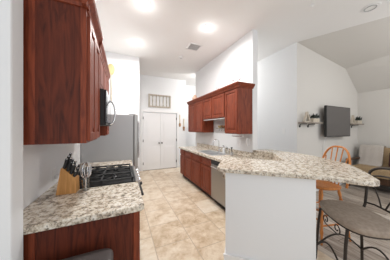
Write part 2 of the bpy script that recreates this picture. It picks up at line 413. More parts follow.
# ---- left upper run
UF = -.216
t = Thing('wall_cabinet', 'large dark cherry wall cabinet at left edge with broad grained end panel', 'cabinet', (-.4, 1.47, 1.37), 'left upper cabinets')
t.part('body', box(NB(), LX, UF, 1.226, 1.72, 1.37, 2.29), M['cherry'])
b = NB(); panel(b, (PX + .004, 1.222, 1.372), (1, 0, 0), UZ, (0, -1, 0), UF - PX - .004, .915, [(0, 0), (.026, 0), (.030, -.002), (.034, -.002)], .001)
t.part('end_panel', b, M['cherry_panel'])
t.part('stile', box(NB(), UF - .03, UF + .002, 1.220, 1.232, 1.37, 2.26, .002), M['cherry'])
t.part('stile', box(NB(), PX + .002, PX + .032, 1.220, 1.232, 1.37, 2.26, .002), M['cherry'])
t.part('door', door_left(UF + .021, 1.235, 1.472, 1.385, 2.20), M['cherry'])
t.part('door', door_left(UF + .021, 1.476, 1.715, 1.385, 2.20), M['cherry'])
b = NB(); crown_left(b, PX + .004, UF - .004, 1.226, 1.718, 2.322); t.part('crown_moulding', b, M['cherry'])
t = Thing('wall_cabinet', 'short cherry wall cabinet directly above the microwave', 'cabinet', (-.4, 2.1, 1.85), 'left upper cabinets')
t.part('body', box(NB(), LX, UF, 1.722, 2.478, 1.85, 2.29), M['cherry'])
t.part('door', door_left(UF + .021, 1.73, 2.098, 1.86, 2.20, DS), M['cherry'])
t.part('door', door_left(UF + .021, 2.102, 2.47, 1.86, 2.20, DS), M['cherry'])
b = NB(); prism_axis(b, [(UF, 2.215), (UF + .020, 2.22), (UF + .023, 2.24), (UF + .036, 2.27), (UF + .040, 2.288), (UF + .040, 2.30), (UF, 2.30)], 1.72, 2.478, 'y'); t.part('crown_moulding', b, M['cherry'])
t = Thing('wall_cabinet', 'narrow cherry wall cabinet between the microwave and the refrigerator', 'cabinet', (-.4, 2.7, 1.37), 'left upper cabinets')
t.part('body', box(NB(), LX, UF, 2.482, 2.80, 1.37, 2.29), M['cherry'])
t.part('door', door_left(UF + .021, 2.49, 2.792, 1.385, 2.20), M['cherry'])
b = NB(); prism_axis(b, [(UF, 2.215), (UF + .020, 2.22), (UF + .023, 2.24), (UF + .036, 2.27), (UF + .040, 2.288), (UF + .040, 2.30), (UF, 2.30)], 2.482, 2.80, 'y'); t.part('crown_moulding', b, M['cherry'])
# ---- microwave
t = Thing('microwave', 'black over-the-range microwave with curved steel handle above the stove', 'microwave', (-.4, 2.1, 1.50))
t.part('body', box(NB(), LX + .002, -.165, 1.73, 2.47, 1.50, 1.845, .004), M['blackm'])
t.part('door', box(NB(), -.164, -.142, 1.732, 2.25, 1.53, 1.84, .004), M['glassb'])
t.part('window', box(NB(), -.143, -.140, 1.80, 2.16, 1.57, 1.79), M['glassb'])
t.part('control_panel', box(NB(), -.164, -.142, 2.255, 2.468, 1.53, 1.84, .004), M['glassb'])
t.part('vent_grille', box(NB(), -.164, -.146, 1.732, 2.468, 1.502, 1.527, .002), M['blackm'])
b = NB(); tube(b, [(-.144, 2.22, 1.52), (-.115, 2.22, 1.535), (-.095, 2.22, 1.58), (-.085, 2.22, 1.66), (-.095, 2.22, 1.74), (-.115, 2.22, 1.79), (-.144, 2.22, 1.81)], .011, 10)
t.part('handle', b, M['chrome'], smooth=True)
# ---- left base run
BF = .115
def base_left(y0, y1, label, endp):
    t = Thing('base_cabinet', label, 'cabinet', (-.2, (y0 + y1) / 2, 0), 'left base cabinets')
    t.part('body', box(NB(), LX, BF - .02, y0 + .006 if endp else y0, y1, .1, .868), M['cherry'])
    t.part('toe_kick', box(NB(), LX, BF - .09, y0 + .02, y1, 0, .1), M['kick'])
    t.part('drawer', door_left(BF, y0 + .01, y1 - .01, .70, .855, DS), M['cherry'])
    t.part('door', door_left(BF, y0 + .01, y1 - .01, .115, .69), M['cherry'])
    if endp:
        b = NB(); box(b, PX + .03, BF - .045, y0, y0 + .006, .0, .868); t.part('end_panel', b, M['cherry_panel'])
        t.part('stile', box(NB(), PX + .004, PX + .032, y0 - .006, y0 + .006, 0, .868, .002), M['cherry'])
        t.part('stile', box(NB(), BF - .045, BF - .012, y0 - .006, y0 + .006, 0, .868, .002), M['cherry'])
base_left(1.225, 1.75, 'dark cherry base cabinet in left foreground with tall plain end panel', True)
base_left(2.522, 3.03, 'cherry base cabinet between the stove and the refrigerator', False)
single('countertop', prism(NB(), [(LX + .001, 1.192), (.12, 1.192), (.143, 1.215), (.143, 1.755), (-.503, 1.755), (-.503, 2.517), (LX + .001, 2.517)], .87, .914, .008), M['granite'], 'granite countertop in left foreground under the knife block', 'countertop', (-.2, 1.45, .87))
single('countertop', prism(NB(), [(LX + .001, 2.518), (.143, 2.518), (.143, 3.05), (LX + .001, 3.05)], .87, .914, .008), M['granite'], 'small granite countertop between the stove and the refrigerator', 'countertop', (-.2, 2.77, .87))
# ---- gas range
t = Thing('gas_range', 'black gas range with cast iron grates and steel front edge', 'stove', (-.2, 2.1, 0))
SH = .035
t.part('body', box(NB(), -.50, .11, 1.727, 2.478, .02, .895), M['blackm'])
t.part('cooktop', box(NB(), -.50, .125, 1.724, 2.48, .895, .922, .006), M['black'])
t.part('control_panel', prism_axis(NB(), [(.11, .80), (.155, .80), (.165, .90), (.140, .925), (.126, .925), (.11, .895)], 1.727, 2.478, 'y'), M['steel'])
t.part('oven_door', box(NB(), .11, .15, 1.735, 2.47, .22, .79, .006), M['steel'])
t.part('oven_window', box(NB(), .15, .153, 1.86, 2.35, .35, .66), M['glassb'])
t.part('storage_drawer', box(NB(), .11, .145, 1.735, 2.47, .04, .21, .006), M['steel'])
b = NB(); tube(b, [(.15, 1.78, .74), (.20, 1.78, .745), (.20, 2.43, .745), (.15, 2.43, .74)], .012, 8); t.part('oven_handle', b, M['blackm'])
for k in range(5):
    y = 1.80 + k * .15
    b = NB(); lathe(b, [(.024, 0), (.024, .012), (.019, .016), (.017, .036), (0, .038)], (.158, y, .862), 16, Matrix.Rotation(R(84), 4, 'Y')); t.part('knob', b, M['blackm'] if k in (0,) else M['chrome'], smooth=True)
BURN = [(-.08, 1.90), (-.08, 2.30), (-.34, 1.90), (-.34, 2.30), (-.21, 2.10)]
for (x, y) in BURN:
    b = NB(); lathe(b, [(.055, 0), (.055, .008), (.04, .010), (.038, .022), (.030, .027), (0, .027)], (x, y, .9215), 18); t.part('burner', b, M['black'], smooth=True)
for (y0, y1) in ((1.74, 1.985), (1.99, 2.21), (2.215, 2.465)):
    b = NB(); z0, z1 = .940, .958; ym = (y0 + y1) / 2
    box(b, -.47, .10, y0, y0 + .014, z0, z1); box(b, -.47, .10, y1 - .014, y1, z0, z1)
    for x in (-.47, -.20, .086): box(b, x, x + .014, y0, y1, z0, z1)
    for xc in (-.34, -.08):
        for a in range(8):
            an = a * math.pi / 4; c, s = math.cos(an), math.sin(an); ln = min(.135 / max(abs(c), 1e-3), (y1 - y0) / 2 / max(abs(s), 1e-3))
            tube(b, [(xc + c * .035, ym + s * .035, .955), (xc + c * ln, ym + s * ln, .950)], .0055, 6)
    for x in (-.465, .09):
        for y in (y0 + .007, y1 - .007): tube(b, [(x, y, .9215), (x, y, .945)], .008, 6)
    t.part('grate', b, M['blackm'])
t.o.location.y += SH
# ---- refrigerator
t = Thing('refrigerator', 'tall stainless refrigerator with grey side panel facing the stove', 'refrigerator', (-.2, 3.52, 0))
t.part('body', box(NB(), LX + .01, .175, 3.062, 3.97, .02, 1.715, .006), M['steel_dark'])
t.part('door', box(NB(), .182, .250, 3.062, 3.512, .75, 1.728, .012), M['steel'])
t.part('door', box(NB(), .182, .250, 3.518, 3.97, .75, 1.728, .012), M['steel'])
t.part('freezer_drawer', box(NB(), .182, .250, 3.062, 3.97, .06, .735, .012), M['steel'])
t.part('hinge_cover', box(NB(), .10, .21, 3.08, 3.16, 1.728, 1.742, .004), M['grayp'])
for y in (3.46, 3.57):
    b = NB(); tube(b, [(.25, y, .86), (.295, y, .88), (.30, y, .95), (.30, y, 1.55), (.295, y, 1.62), (.25, y, 1.64)], .011, 10); t.part('handle', b, M['chrome'], smooth=True)
b = NB(); tube(b, [(.25, 3.15, .66), (.30, 3.16, .66), (.30, 3.87, .66), (.25, 3.88, .66)], .011, 10); t.part('handle', b, M['chrome'], smooth=True)

# ---- right base run
RF = 1.611
BY_ = [2.737, 3.207, 3.722, 4.241, 4.642]
bl = ['cherry base cabinet right beside the dishwasher', 'cherry base cabinet under the far half of the sink', 'cherry base cabinet second from the far end of the sink counter', 'narrow cherry base cabinet at the far end of the sink counter']
for i in range(4):
    y0, y1 = BY_[i], BY_[i + 1]
    t = Thing('base_cabinet', bl[i], 'cabinet', (1.9, (y0 + y1) / 2, 0), 'sink run base cabinets')
    bz = .70 if i < 2 else .868
    b = NB(); box(b, RF + .03, RX - .002, y0 + .001, y1 - .001, .1, bz)
    if i < 2: box(b, RF + .03, RF + .05, y0 + .001, y1 - .001, bz, .868)
    t.part('body', b, M['cherry'])
    t.part('toe_kick', box(NB(), RF + .09, RX - .002, y0 + .001, y1 - .001, 0, .1), M['kick'])
    t.part('drawer', door_right(RF, y0 + .018, y1 - .018, .705, .85, DS), M['cherry'])
    t.part('door', door_right(RF, y0 + .018, y1 - .018, .12, .675), M['cherry'])
t = Thing('dishwasher', 'stainless dishwasher at the near end of the sink counter', 'dishwasher', (1.9, 2.43, 0))
t.part('body', box(NB(), RF + .02, RX - .01, 2.13, 2.731, .1, .866), M['blackm'])
t.part('door', box(NB(), RF - .012, RF + .018, 2.133, 2.728, .115, .775, .006), M['steel'])
t.part('control_panel', box(NB(), RF - .012, RF + .018, 2.133, 2.728, .78, .862, .004), M['glassb'])
b = NB(); tube(b, [(RF - .01, 2.18, .735), (RF - .045, 2.19, .735), (RF - .045, 2.67, .735), (RF - .01, 2.68, .735)], .011, 10); t.part('handle', b, M['chrome'], smooth=True)
t.part('toe_kick', box(NB(), RF + .07, RX - .01, 2.13, 2.731, 0, .099), M['kick'])
# countertop with the sink cut out
SX0, SX1, SY0, SY1 = 1.68, 2.10, 2.80, 3.56
b = NB(); z0, z1 = .87, .914
box(b, 1.578, SX0, SY0, SY1, z0, z1); box(b, SX1, RX - .001, SY0, SY1, z0, z1); box(b, 1.578, RX - .001, SY1, 4.665, z0, z1, .004)
prism(b, [(1.578, SY0), (1.578, 2.15), (1.10, 1.60), (1.10, 1.45), (1.546, 1.03), (2.375, 1.93), (2.228, 2.25), (2.229, SY0)], z0, z1)
single('countertop', b, M['granite'], 'granite countertop holding the sink along the right hand wall', 'countertop', (1.9, 3.4, z0))
b = NB(); box(b, RX - .022, RX - .002, 2.262, 4.665, .9145, 1.015, .003)
single('backsplash', b, M['granite'], 'low granite backsplash strip on the wall behind the sink', 'backsplash', (RX - .01, 3.4, .9145))
b = NB(); prism(b, [(2.215, 2.255), (2.233, 2.256), (2.3835, 1.93), (1.575, 1.024), (1.55, 1.028), (2.362, 1.935)], .9145, 1.024)
single('backsplash', b, M['granite'], 'granite riser under the raised bar edge at the end of the wall', 'backsplash', (2.3, 2.05, .9145))
bar = [(.925, 1.305), (1.53, .77), (1.62, .645), (1.665, .562), (1.71, .52), (1.765, .505), (1.82, .52), (2.06, .68), (2.33, .90), (2.46, 1.14), (2.58, 1.40), (2.62, 1.62), (2.635, 2.0), (2.62, 2.17), (2.55, 2.262), (2.36, 2.30),
       (2.36, 2.255), (2.225, 2.255), (2.352, 1.928), (1.831, 1.319), (1.674, 1.482), (1.29, 1.85), (1.24, 1.80), (.92, 1.44), (.896, 1.40), (.90, 1.34)]
single('countertop', prism(NB(), bar, 1.0255, 1.066, .010), M['granite'], 'raised granite bar top curving across the white half wall on the right', 'countertop', (1.7, 1.3, 1.0255))
# ---- sink
t = Thing('sink', 'stainless double bowl sink set into the granite on the right', 'sink', (1.89, 3.18, .9))
b = NB(); m_ = .02
def basin(y0, y1):
    b = NB(); x0, x1, zt, zb, w = SX0 + .01, SX1 - .06, .915, .73, .004
    for (a0, a1, c0, c1) in ((x0, x0 + w, y0, y1), (x1 - w, x1, y0, y1), (x0, x1, y0, y0 + w), (x0, x1, y1 - w, y1)): box(b, a0, a1, c0, c1, zb, zt)
    box(b, x0, x1, y0, y1, zb - w, zb); return b
t.part('bowl', basin(2.82, 3.165), M['sinksteel']); t.part('bowl', basin(3.195, 3.54), M['sinksteel'])
b = NB()
for (a0, a1, c0, c1) in ((SX0 - .02, SX0 + .012, 2.78, 3.58), (SX1 - .062, SX1 + .02, 2.78, 3.58), (SX0 + .012, SX1 - .062, 2.78, 2.824), (SX0 + .012, SX1 - .062, 3.536, 3.58), (SX0 + .012, SX1 - .062, 3.161, 3.199)): box(b, a0, a1, c0, c1, .9145, .921)
t.part('rim', b, M['sinksteel'])
for y in (2.99, 3.37):
    b = NB(); lathe(b, [(.04, 0), (.038, .004), (0, .002)], (1.87, y, .730), 16); t.part('drain', b, M['nickel'])
fy = 3.17
t = Thing('faucet', 'tall chrome gooseneck faucet behind the sink', 'faucet', (2.075, fy, .921))
b = NB(); lathe(b, [(.03, 0), (.028, .02), (.016, .03), (.015, .06), (0, .06)], (2.075, fy, .921), 16); t.part('base', b, M['chrome'], smooth=True)
pts = [(2.075, fy, .95), (2.075, fy, 1.14)] + [(2.075 - .08 + .08 * math.cos(a), fy, 1.14 + .08 * math.sin(a)) for a in [R(x) for x in range(15, 181, 15)]] + [(1.915, fy, 1.08)]
b = NB(); tube(b, pts, .0115, 10); t.part('spout', b, M['chrome'], smooth=True)
b = NB(); tube(b, [(2.075, fy - .012, .975), (2.075, fy - .06, 1.0), (2.075, fy - .075, 1.03)], .008, 8); t.part('lever', b, M['chrome'], smooth=True)
def bottle(x, y, h, r, m, label, mcap):
    t = Thing('soap_bottle', label, 'bottle', (x, y, .9145))
    z = .921 if x < SX1 + .02 and 2.78 < y < 3.58 else .9145
    t.o.location.z = z; t.loc.z = z
    b = NB(); lathe(b, [(r * .9, 0), (r, .01), (r, h * .6), (r * .45, h * .72), (r * .4, h * .76), (0, h * .76)], (x, y, z), 18); t.part('bottle_body', b, m, smooth=True)
    b = NB(); tube(b, [(x, y, z + h * .75), (x, y, z + h), (x - .035, y, z + h)], .006, 8); lathe(b, [(r * .45, h * .74), (r * .45, h * .84), (0, h * .84)], (x, y, z), 12); t.part('pump', b, mcap)
bottle(2.08, 2.98, .17, .032, M['whitep'], 'white pump soap bottle standing just right of the faucet', M['nickel'])
bottle(2.085, 2.86, .145, .036, M['glass'], 'clear pump soap bottle second to the right of the faucet', M['nickel'])
t = Thing('dish_brush', 'dark dish brush standing in small holder at the right end of the sink', 'brush', (2.10, 2.72, .9145))
b = NB(); lathe(b, [(.03, 0), (.034, .05), (.028, .05), (.026, .008), (0, .008)], t.loc, 16); t.part('holder', b, M['grayp'])
b = NB(); tube(b, [(2.10, 2.72, .925), (2.105, 2.73, 1.05)], .007, 8); lathe(b, [(.012, 0), (.022, .012), (.02, .03), (0, .032)], (2.105, 2.73, 1.045), 12); t.part('brush', b, M['blackm'])

# ---- right upper run
RU = 1.88
UYS = [2.268, 2.68, 3.183, 3.66, 4.113, 4.64]
def upper_right(y0, y1, zb, doors, label, end=False):
    t = Thing('wall_cabinet', label, 'cabinet', (2.05, (y0 + y1) / 2, zb), 'sink run wall cabinets')
    t.part('body', box(NB(), RU + .028, RX - .002, y0 + .001, y1 - .001, zb, 2.29), M['cherry'])
    n = len(doors) - 1
    for a, c in zip(doors, doors[1:]): t.part('door', door_right(RU, a + .013, c - .013, zb + .014, 2.205), M['cherry'])
    b = NB(); pr_ = [(RU + .025, 2.215), (RU - .002, 2.22), (RU - .008, 2.24), (RU - .035, 2.27), (RU - .045, 2.288), (RU - .045, 2.306), (RU + .025, 2.306)]
    ya = y0 - (.05 if end else -.001)
    prism_axis(b, pr_, ya, y1 - .001, 'y')
    if end: prism_axis(b, [(y0 + .01, 2.215), (y0 - .007, 2.22), (y0 - .013, 2.24), (y0 - .040, 2.27), (y0 - .05, 2.288), (y0 - .05, 2.306), (y0 + .01, 2.306)], RU + .0, RX + .02, 'x')
    box(b, RU + .02, RX - .002, y0 + .001, y1 - .001, 2.29, 2.306)
    t.part('crown_moulding', b, M['cherry'])
    if end: 
        t.part('stile', box(NB(), RU + .003, RU + .035, y0 - .004, y0 + .003, zb, 2.21, .001), M['cherry'])
        t.part('stile', box(NB(), RX - .035, RX - .004, y0 - .004, y0 + .003, zb, 2.21, .001), M['cherry'])
    return t
upper_right(2.268, 2.68, 1.37, [2.268, 2.68], 'tall cherry wall cabinet at the near end of the sink wall, with full end panel', True)
t = upper_right(2.68, 3.66, 1.70, [2.68, 3.183, 3.66], 'short two door cherry wall cabinet over the sink and faucet')
t.part('light_strip', box(NB(), RU + .03, RU + .09, 2.70, 3.64, 1.680, 1.699, .003), M['whitep'])
upper_right(3.66, 4.64, 1.37, [3.66, 4.113, 4.64], 'tall two door cherry wall cabinet at the far end of the sink wall')

# things on top of the right cabinets
def goblet(x, y, label, s=1.0):
    t = Thing('wine_glass', label, 'glass', (x, y, 2.3065), 'clear glasses on the cabinet top')
    prof = [(.035, 0), (.034, .004), (.005, .010), (.005, .07), (.03, .09), (.042, .12), (.038, .17), (.0365, .17), (.040, .12), (.028, .092), (0, .075)]
    b = NB(); lathe(b, [(r * s, z * s) for r, z in prof], t.loc, 20); t.part('bowl', b, M['glass'], smooth=True)
goblet(1.93, 2.46, 'clear stemmed glass, left of the two on top of the near cabinet')
goblet(1.99, 2.34, 'clear stemmed glass, right of the two on top of the near cabinet', 1.08)
goblet(1.96, 3.05, 'small clear glass on cabinet top above the sink', .7)
b = NB(); lathe(b, [(.04, 0), (.075, .03), (.085, .08), (.06, .13), (.035, .15), (.04, .17), (.032, .17), (.028, .15), (0, .14)], (1.96, 4.30, 2.3065), 20)
single('vase', b, M['peach'], 'small peach ceramic vase on top of the far sink wall cabinet', 'vase', (1.96, 4.30, 2.3065), smooth=True)

# niche wall rack with small bowls
t = Thing('hanging_rack', 'small pale wooden rack with hooks on the wall above the faucet', 'rack', (2.2, 3.22, 1.50))
t.part('board', box(NB(), 2.14, RX - .001, 3.06, 3.40, 1.470, 1.488, .003), M['weather'])
for y in (3.12, 3.23, 3.34):
    b = NB(); tube(b, [(2.20, y, 1.47), (2.20, y, 1.435), (2.185, y, 1.425), (2.172, y, 1.44)], .004, 6); t.part('hook', b, M['nickel'])
for k, (y, c) in enumerate(((3.14, 'utens'), (3.28, 'straw'))):
    b = NB(); lathe(b, [(.025, 0), (.048, .03), (.055, .06), (.05, .06), (.042, .03), (0, .01)], (2.172, y, 1.4885), 18)
    single('bowl', b, M[c], ['brown', 'straw coloured'][k] + ' small bowl on the pale rack above the faucet', 'bowl', (2.172, y, 1.4885), smooth=True)
# paper towel holder under the near upper cabinet
t = Thing('paper_towel_holder', 'white paper towel bar under the near end of the wall cabinets', 'holder', (2.07, 2.6, 1.31))
b = NB(); tube(b, [(2.08, 2.36, 1.315), (2.08, 2.66, 1.315)], .010, 10); t.part('bar', b, M['chrome'], smooth=True)
for y in (2.36, 2.66): t.part('bracket', box(NB(), 2.07, 2.09, y - .006, y + .006, 1.305, 1.3695, .002), M['whitep'])
# white hand set on the wall under the cabinet end
t = Thing('wall_phone', 'white rounded device with thin cord on the wall beside the bar', 'phone', (2.21, 2.37, 1.2))
t.part('base_plate', box(NB(), 2.208, RX - .001, 2.335, 2.405, 1.16, 1.27, .006), M['whitep'])
b = NB(); tube(b, [(2.20, 2.37, 1.15), (2.178, 2.37, 1.17), (2.172, 2.37, 1.22), (2.178, 2.37, 1.265), (2.20, 2.37, 1.285)], .019, 10); t.part('handset', b, M['whitep'], smooth=True)
b = NB(); tube(b, [(2.20, 2.36, 1.15), (2.195, 2.345, 1.08), (2.20, 2.335, 1.04), (2.205, 2.33, 1.02)], .005, 6); t.part('cord', b, M['whitep'])
t = Thing('outlet_plate', 'white double outlet plate on the wall between sink and rack', 'outlet', (RX, 2.9, 1.14))
t.part('plate', box(NB(), RX - .006, RX - .0005, 2.62, 2.69, 1.08, 1.195, .002), M['whitep'])
for z in (1.115, 1.16): t.part('socket', box(NB(), RX - .008, RX - .006, 2.638, 2.672, z - .014, z + .014), M['trim'])

# ---- counter things on the left
t = Thing('knife_block', 'light wood knife block full of black handled knives by the stove', 'knife block', (-.42, 1.70, .9145))
RM = Matrix.Translation((-.425, 1.70, .9145)) @ Matrix.Rotation(R(-4), 4, 'Z')
b = NB(); prism_axis(b, [(-.075, 0), (.065, 0), (.062, .125), (.045, .14), (-.03, .222), (-.042, .218)], -.045, .045, 'y'); bmesh.ops.transform(b, matrix=RM, verts=b.verts); t.part('block', b, M['block'])
dirv = Vector((.10, 0, .40)).normalized()
for i in range(4):
    for j in range(3):
        p = Vector((-.027 + i * .024, -.029 + j * .029, .210 - i * .0245))
        ln = .085 + .02 * ((i * 2 + j) % 3) - .012 * i
        b = NB(); tube(b, [RM @ p, RM @ (p + dirv * ln * .5), RM @ (p + dirv * ln)], .010, 8, r2=.0095)
        k = t.part('knife_handle', b, M['blackm'])
        b = NB(); tube(b, [RM @ (p + dirv * ln), RM @ (p + dirv * (ln + .006))], .0098, 8)
        t.part('end_cap', b, M['chrome'], parent=k)
t2 = Thing('utensil_cup', 'clear glass cup holding a wire whisk beside the knife block', 'cup', (-.30, 1.70, .9145))
b = NB(); lathe(b, [(.026, 0), (.034, .10), (.032, .10), (.024, .004), (0, .004)], t2.loc, 20); t2.part('cup_body', b, M['glass'], smooth=True)
t = Thing('whisk', 'steel wire whisk standing tilted beside the knife block', 'whisk', (-.30, 1.70, .921))
b = NB(); tube(b, [(-.303, 1.70, .921), (-.302, 1.702, 1.03)], .006, 8); t.part('handle', b, M['chrome'])
b = NB()
for k in range(6):
    a = k * math.pi / 6; c, s_ = math.cos(a), math.sin(a)
    pts = [(-.302 + c * .042 * math.sin(q), 1.702 + s_ * .042 * math.sin(q), 1.09 - .072 * math.cos(q)) for q in [math.pi * 2 * i / 24 for i in range(24)]]
    tube(b, pts, .0025, 5, closed=True)
t.part('wire_loops', b, M['chrome'])
t = Thing('wall_outlet', 'white outlet with plug on the left wall beside the knife block', 'outlet', (LX, 2.0, 1.0))
t.part('plate', box(NB(), LX + .0005, LX + .007, 1.965, 2.04, .955, 1.07, .002), M['whitep'])
t.part('plug', box(NB(), LX + .007, LX + .04, 1.985, 2.02, .97, 1.005, .005), M['whitep'])

# ---- back wall decorations
t = Thing('spindle_frame', 'weathered wooden spindle frame hung above the white double door', 'wall decor', (1.22, BY - .02, 2.24))
SF = Matrix.Translation((1.22, BY - .022, 2.47)) @ Matrix.Rotation(R(0.6), 4, 'Y')
def sf(b): bmesh.ops.transform(b, matrix=SF, verts=b.verts); return b
for z in (-.205, .205): t.part('rail', sf(box(NB(), -.40, .40, -.02, .02, z - .025, z + .025, .004)), M['weather'])
for x in (-.375, .375): t.part('stile', sf(box(NB(), x - .025, x + .025, -.018, .018, -.18, .18, .004)), M['weather'])
for k in range(5):
    x = -.25 + k * .125; b = NB(); lathe(b, [(.014, -.18), (.018, -.15), (.011, -.11), (.017, -.03), (.019, 0), (.017, .03), (.011, .11), (.018, .15), (.014, .18)], (x, 0, 0), 10)
    t.part('spindle', sf(b), M['weather'], smooth=True)
def utensil(x, z, fork, label):
    t = Thing('wooden_fork' if fork else 'wooden_spoon', label, 'wall decor', (x, BY - .01, z), 'wooden utensils on the back wall')
    b = NB(); tube(b, [(x, BY - .012, z + .15), (x, BY - .012, z + .46)], .011, 8, r2=.014); t.part('handle', b, M['straw'])
    b = NB()
    if fork:
        box(b, x - .038, x + .038, BY - .022, BY - .002, z + .09, z + .16, .008)
        for k in (-1, 0, 1): box(b, x + k * .027 - .009, x + k * .027 + .009, BY - .02, BY - .004, z, z + .10, .004)
        t.part('tines', b, M['utens'])
    else:
        lathe(b, [(0, -.08), (.025, -.07), (.042, -.02), (.04, .03), (.022, .07), (0, .085)], (0, 0, 0), 16)
        bmesh.ops.transform(b, matrix=Matrix.Translation((x, BY - .014, z + .08)) @ Matrix.Diagonal((1, .3, 1, 1)), verts=b.verts)
        t.part('spoon_bowl', b, M['utens'], smooth=True)
utensil(1.985, 1.545, False, 'wooden spoon hanging nearest the white double door')
utensil(2.148, 1.40, True, 'wooden fork hanging lower, next to the far cabinets')
t = Thing('giant_spoon', 'large pale wooden spoon hung on the white wall above the refrigerator', 'wall decor', (-.26, 4.385, 2.2))
b = NB(); lathe(b, [(0, -.15), (.05, -.125), (.085, -.03), (.08, .05), (.045, .115), (0, .135)], (0, 0, 0), 20)
bmesh.ops.transform(b, matrix=Matrix.Translation((-.262, 4.375, 2.93)) @ Matrix.Diagonal((1, .22, 1, 1)), verts=b.verts); t.part('spoon_bowl', b, M['straw'], smooth=True)
b = NB(); tube(b, [(-.262, 4.38, 2.82), (-.258, 4.38, 2.15)], .016, 8, r2=.022); t.part('handle', b, M['weather'], smooth=True)
t = Thing('light_switch', 'white switch plate on the hallway wall beyond the bar', 'switch', (3.435, 2.5, 1.41))
t.part('plate', box(NB(), 3.426, 3.4335, 2.465, 2.535, 1.355, 1.475, .002), M['whitep'])
t.part('toggle', box(NB(), 3.417, 3.426, 2.492, 2.508, 1.40, 1.43, .002), M['trim'])

# ================================================================== LIVING ROOM
t = Thing('television', 'flat grey screen television mounted on the beige wall', 'television', (4.8, 2.1, 1.28))
t.part('body', box(NB(), 4.25, 5.35, 2.045, 2.09, 1.275, 2.008, .006), M['blackm'])
t.part('screen', box(NB(), 4.266, 5.334, 2.040, 2.046, 1.295, 1.993), M['screen'])
t.part('wall_mount', box(NB(), 4.60, 5.0, 2.09, TY - .001, 1.50, 1.80, .004), M['nickel'])
b = NB(); tube(b, [(4.40, 2.11, 1.28), (4.40, 2.15, 1.20), (4.41, 2.18, 1.05), (4.41, 2.19, .55)], .006, 6); t.part('cord', b, M['whitep'])
def shelf(x0, x1, z, label):
    t = Thing('wall_shelf', label, 'shelf', ((x0 + x1) / 2, 2.1, z), 'shelves beside the television')
    t.part('board', box(NB(), x0, x1, 2.03, TY - .001, z - .028, z, .003), M['shelfw'])
    for x in (x0 + .06, (x0 + x1) / 2 + .04):
        b = NB(); tube(b, [(x, TY - .004, z - .09), (x, TY - .02, z - .042), (x, 2.05, z - .040)], .009, 8); lathe(b, [(.025, 0), (.025, .008), (0, .008)], (x, TY - .001, z - .09), 12, Matrix.Rotation(R(90), 4, 'X')); t.part('bracket', b, M['blackm'])
shelf(3.47, 4.10, 1.612, 'grey wooden shelf on black brackets left of the television')
shelf(5.46, 6.08, 1.610, 'grey wooden shelf on black brackets right of the television')
def aframe(x, z, side):
    t = Thing('triangle_ornament', 'pale triangular wooden ornament on the shelf %s of the television' % side, 'ornament', (x, 2.1, z), 'triangle ornaments on the shelves')
    b = NB(); w, h, k = .12, .225, .04
    prism_axis(b, [(x - w, z), (x - w + k, z), (x + .012, z + h), (x - .012, z + h)], 2.08, 2.12, 'y'); t.part('leg', b, M['pale'])
    b = NB(); prism_axis(b, [(x + w - k, z), (x + w, z), (x + .013, z + h), (x + .001, z + h - .045)], 2.08, 2.12, 'y'); t.part('leg', b, M['pale'])
    t.part('crossbar', box(NB(), x - w + k, x + w - k, 2.085, 2.115, z + .0005, z + .025), M['pale'])
aframe(3.62, 1.6125, 'left'); aframe(5.63, 1.6105, 'right')
def planter(x, z, side):
    t = Thing('potted_plant', 'dark leafy plant in a wooden box on the shelf %s of the television' % side, 'plant', (x, 2.1, z), 'plants on the shelves')
    t.part('planter_box', box(NB(), x - .12, x + .12, 2.06, 2.16, z, z + .085, .004), M['pale'])
    b = NB(); rnd = random.Random(5)
    for k in range(46):
        px, py = x + rnd.uniform(-.12, .12), 2.11 + rnd.uniform(-.04, .04); q = Vector((rnd.uniform(-.05, .05), rnd.uniform(-.03, .03), rnd.uniform(.05, .13)))
        p = Vector((px, py, z + .085)); sd = Vector((rnd.uniform(-1, 1), rnd.uniform(-1, 1), .2)).normalized() * .014
        v = [b.verts.new(c) for c in (p, p + q * .5 + sd, p + q, p + q * .5 - sd)]; b.faces.new(v)
    t.part('foliage', b, M['green'])
planter(3.90, 1.6125, 'left'); planter(5.92, 1.6105, 'right')
# loveseat against the right wall
t = Thing('loveseat', 'tan upholstered loveseat with dark wooden arms against the far wall', 'sofa', (5.7, 1.3, 0))
LY = .09
b = NB(); box(b, 5.30, 6.12, .52, 1.96, .20, .34, .008); t.part('frame', b, M['darkwood'])
for y0, y1 in ((1.27, 1.93), (.56, 1.25)):
    t.part('seat_cushion', box(NB(), 5.27, 6.0, y0, y1, .345, .545, .04), M['tan'])
    b = NB(); box(b, -.08, .08, y0, y1, 0, .50, .04); bmesh.ops.transform(b, matrix=Matrix.Translation((5.93, 0, .50)) @ Matrix.Rotation(R(10), 4, 'Y'), verts=b.verts); t.part('back_cushion', b, M['tan'])
for y in (1.945, .50):
    b = NB(); box(b, 5.26, 5.33, y, y + .06, 0, .66, .006); box(b, 6.04, 6.10, y, y + .06, 0, 1.0, .006); box(b, 5.25, 6.05, y - .005, y + .065, .66, .70, .006); box(b, 5.33, 6.04, y + .01, y + .05, .30, .38)
    t.part('arm', b, M['darkwood'])
t.o.location.y += LY
